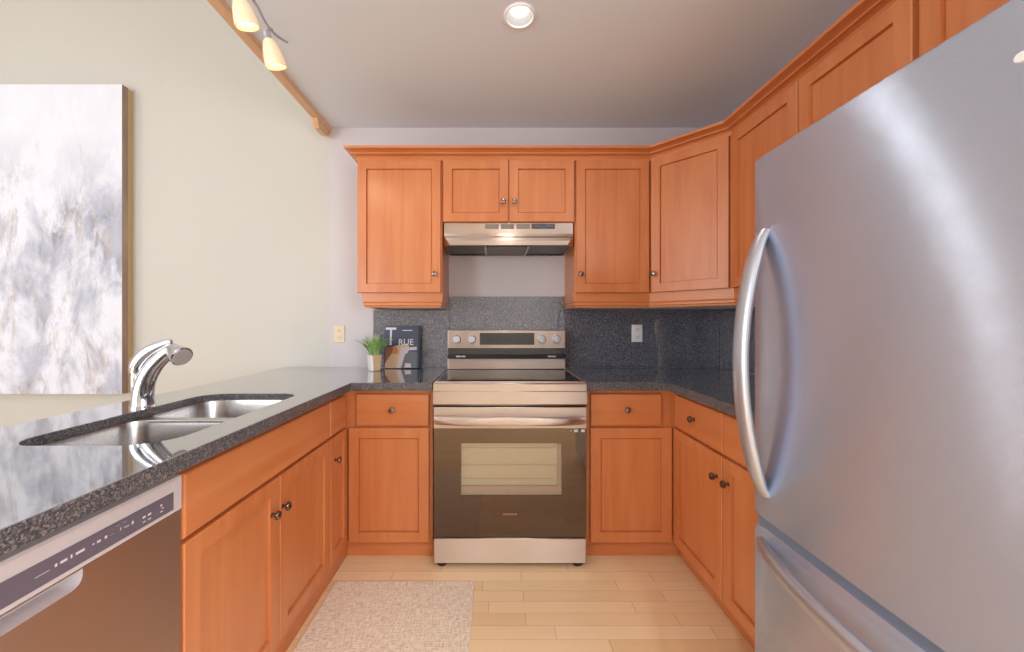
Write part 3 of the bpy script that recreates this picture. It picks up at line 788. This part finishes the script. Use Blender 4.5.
# ------------------------------------------------------------------ small things
def outlet(label, x, z, y, mat, slots):
    o = thing('wall_outlet', label, 'outlet', (x, y, z))
    f = Fr((0, y, 0), (1, 0, 0), (0, -1, 0))
    MB().loops([rect(f, x-.036, x+.036, z-.058, z+.058, 0), rect(f, x-.036, x+.036, z-.058, z+.058, .004), rect(f, x-.032, x+.032, z-.054, z+.054, .007)]).build('cover_plate', mat, o)
    for dz in (-.024, .024):
        p = MB().fbox(f, x-.017, x+.017, z+dz-.015, z+dz+.015, .007, .0095).build('socket', mat, o, bevel=.002)
        q = MB()
        for du in (-.007, .007): q.fbox(f, x+du-.0015, x+du+.0015, z+dz-.002, z+dz+.008, .0095, .0098)
        q.lathe(f(x, z+dz-.008, .0095), f.n, [(.003, 0), (.003, .0004)], 10)
        q.build('slots', slots, p)
outlet('ivory double socket outlet on the lilac wall left of the plant', -1.045, 1.138, YW, M_IVORY, M_SLOT)
outlet('white double socket outlet on the granite backsplash right of the range', .948, 1.143, YW-.02, M_WHITE, M_PANELGREY)

# plant
PX, PY = -.748, 2.355
pt = thing('potted_plant', 'small potted green grass plant standing before the book', 'potted plant', (PX, PY, ZK))
ang = math.radians(38)
def sq(h, z, r=.012):
    out = []
    for x, y in rrect(-h, h, -h, h, r, 3):
        out.append((PX+x*math.cos(ang)-y*math.sin(ang), PY+x*math.sin(ang)+y*math.cos(ang), z))
    return out
po_ = MB().loops([sq(.029, ZK+.001), sq(.0315, ZK+.006), sq(.0375, ZK+.100), sq(.0345, ZK+.100), sq(.033, ZK+.086)], True, True).build('pot', M_POTW, pt, mats=[M_POTSHADE])
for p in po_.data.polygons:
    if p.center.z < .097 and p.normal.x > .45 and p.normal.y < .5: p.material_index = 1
m = MB(); m.loops([sq(.031, ZK+.084), sq(.031, ZK+.089)]); m.build('soil', M_SOIL, pt)
m = MB()
for k in range(190):
    a = random.uniform(0, 2*PI); r0 = random.uniform(0, .030); sp_ = random.uniform(.15, 1.0)
    L = random.uniform(.085, .165); w = random.uniform(.0035, .006)
    base = Vector((PX+r0*math.cos(a), PY+r0*math.sin(a), ZK+.086)); dirv = Vector((math.cos(a), math.sin(a), 0)); side = Vector((-dirv.y, dirv.x, 0))
    up_l = []; 
    for j in range(5):
        t = j/4; p = base+dirv*(L*.72*sp_*t**1.5)+Vector((0, 0, L*(t-.32*sp_*t*t)))
        ww = w*(1-t**2*.92)
        up_l.append((p-side*ww, p+side*ww+Vector((0, 0, .0)), p+Vector((0, 0, -.0012))))
    vs = [q for tri in up_l for q in tri]; fs = []
    for j in range(4):
        for q in range(3):
            fs.append((j*3+q, j*3+(q+1) % 3, j*3+3+(q+1) % 3, j*3+3+q))
    fs += [(2, 1, 0), (12, 13, 14)]
    m.add(vs, fs)
m.build('leaves', M_LEAF, pt, smooth=True)

# book, standing against the backsplash
BKW, BKH, BKT = .222, .275, .03
bx0, bz0 = -.722, ZK+.001
lean = math.radians(7)
class LFr(Fr):
    def __call__(s, u, v, w): return Vector((bx0+u, 2.455-w*math.cos(lean)+v*math.sin(lean), bz0+v*math.cos(lean)+w*math.sin(lean)+.0035))
fbk = LFr((0, 0, 0), (1, 0, 0), (0, -1, 0))
bk = thing('book', 'dark navy hardback book titled in white leaning on the backsplash', 'book', (bx0+.11, 2.455, ZK))
MB().fbox(fbk, .004, BKW-.004, .004, BKH-.004, -.026, -.004).build('pages', M_PAGES, bk)
cv = MB().fbox(fbk, 0, BKW, 0, BKH, -.004, 0).build('front_cover', M_NAVY, bk)
MB().fbox(fbk, 0, BKW, 0, BKH, -.030, -.026).build('back_cover', M_NAVY, bk)
MB().fbox(fbk, BKW-.002, BKW+.010, 0, BKH, -.030, 0).build('spine', M_BSPINE, bk)
def flat(poly, w, name, mat):
    MB().loops([[fbk(u, v, w) for u, v in poly], [fbk(u, v, w+.0003) for u, v in poly]]).build(name, mat, cv)
flat([(.008, .0), (.118, .0), (.162, .145), (.150, .160), (.075, .145), (.008, .125)], .0002, 'printed_picture', M_BTAN)
flat([(.008, .03), (.008, .13), (.055, .14), (.062, .115)], .0006, 'printed_picture', M_BBROWN)
flat([(.052, .095), (.058, .135), (.075, .14), (.092, .118), (.088, .09)], .0010, 'printed_picture', M_BGOLD)
flat([(.085, .0), (.118, .0), (.160, .115), (.212, .118), (.212, .138), (.112, .132)], .0009, 'printed_picture', M_BPALE)
flat([(.112, .0), (.214, .0), (.214, .10), (.168, .108), (.138, .09)], .0012, 'printed_picture', M_BGREY)
flat([(.135, .004), (.178, .004), (.176, .03), (.140, .032)], .0016, 'printed_picture', M_BPALE)
text_mesh('T', .168, fbk, .004, .150, .0008, M_BT, cv, 'title_lettering', .0004, .72)
text_mesh('RUE', .056, fbk, .090, .150, .0022, M_BT, cv, 'title_lettering', .0004, 1.0)
flat([(.115, .243), (.180, .243), (.180, .248), (.115, .248)], .0006, 'cover_rule', M_BT)

# vase behind the fridge line, seen mirrored in the polished backsplash
vs_ = MB().lathe((1.415, 1.86, ZK+.001), (0, 0, 1), [(.035, 0), (.040, .01), (.030, .06), (.034, .12), (.058, .2), (.070, .26), (.060, .31), (.038, .335), (.030, .338), (.030, .330), (.05, .30), (.055, .25)], 32, True, True).build('vase', M_CERAM, smooth=True)
tag(vs_, 'tall tan stoneware vase mirrored in the backsplash right of the white outlet', 'vase')

# painting on the cream wall
pa = thing('wall_art', 'large abstract canvas in white, grey and lavender on the cream wall', 'painting', (-2.9, YW, 1.75))
ax0, ax1, az0, az1 = -3.62, -2.435, .748, 2.77
cvs = MB().box(ax0, ax1, 2.474, 2.515, az0, az1).build('canvas', M_ART, pa, mats=[M_ARTSIDE])
for p in cvs.data.polygons:
    if p.normal.y > -.5: p.material_index = 1
MB().box(ax0+.002, ax1-.002, 2.516, 2.548, az0+.002, az1-.002).build('backing_frame', M_ARTFRAME, pa)

# rug
rgm = MB()
rgm.loops([[(x, y, z) for x, y in rrect(-.742+e, -.095-e, .70+e, 1.768-e, .006, 2)] for e, z in ((0, .001), (0, .006), (.003, .009))])
rugo = rgm.build('rug', M_RUG)
tag(rugo, 'flat woven beige rug lying on the maple floor before the sink', 'rug')
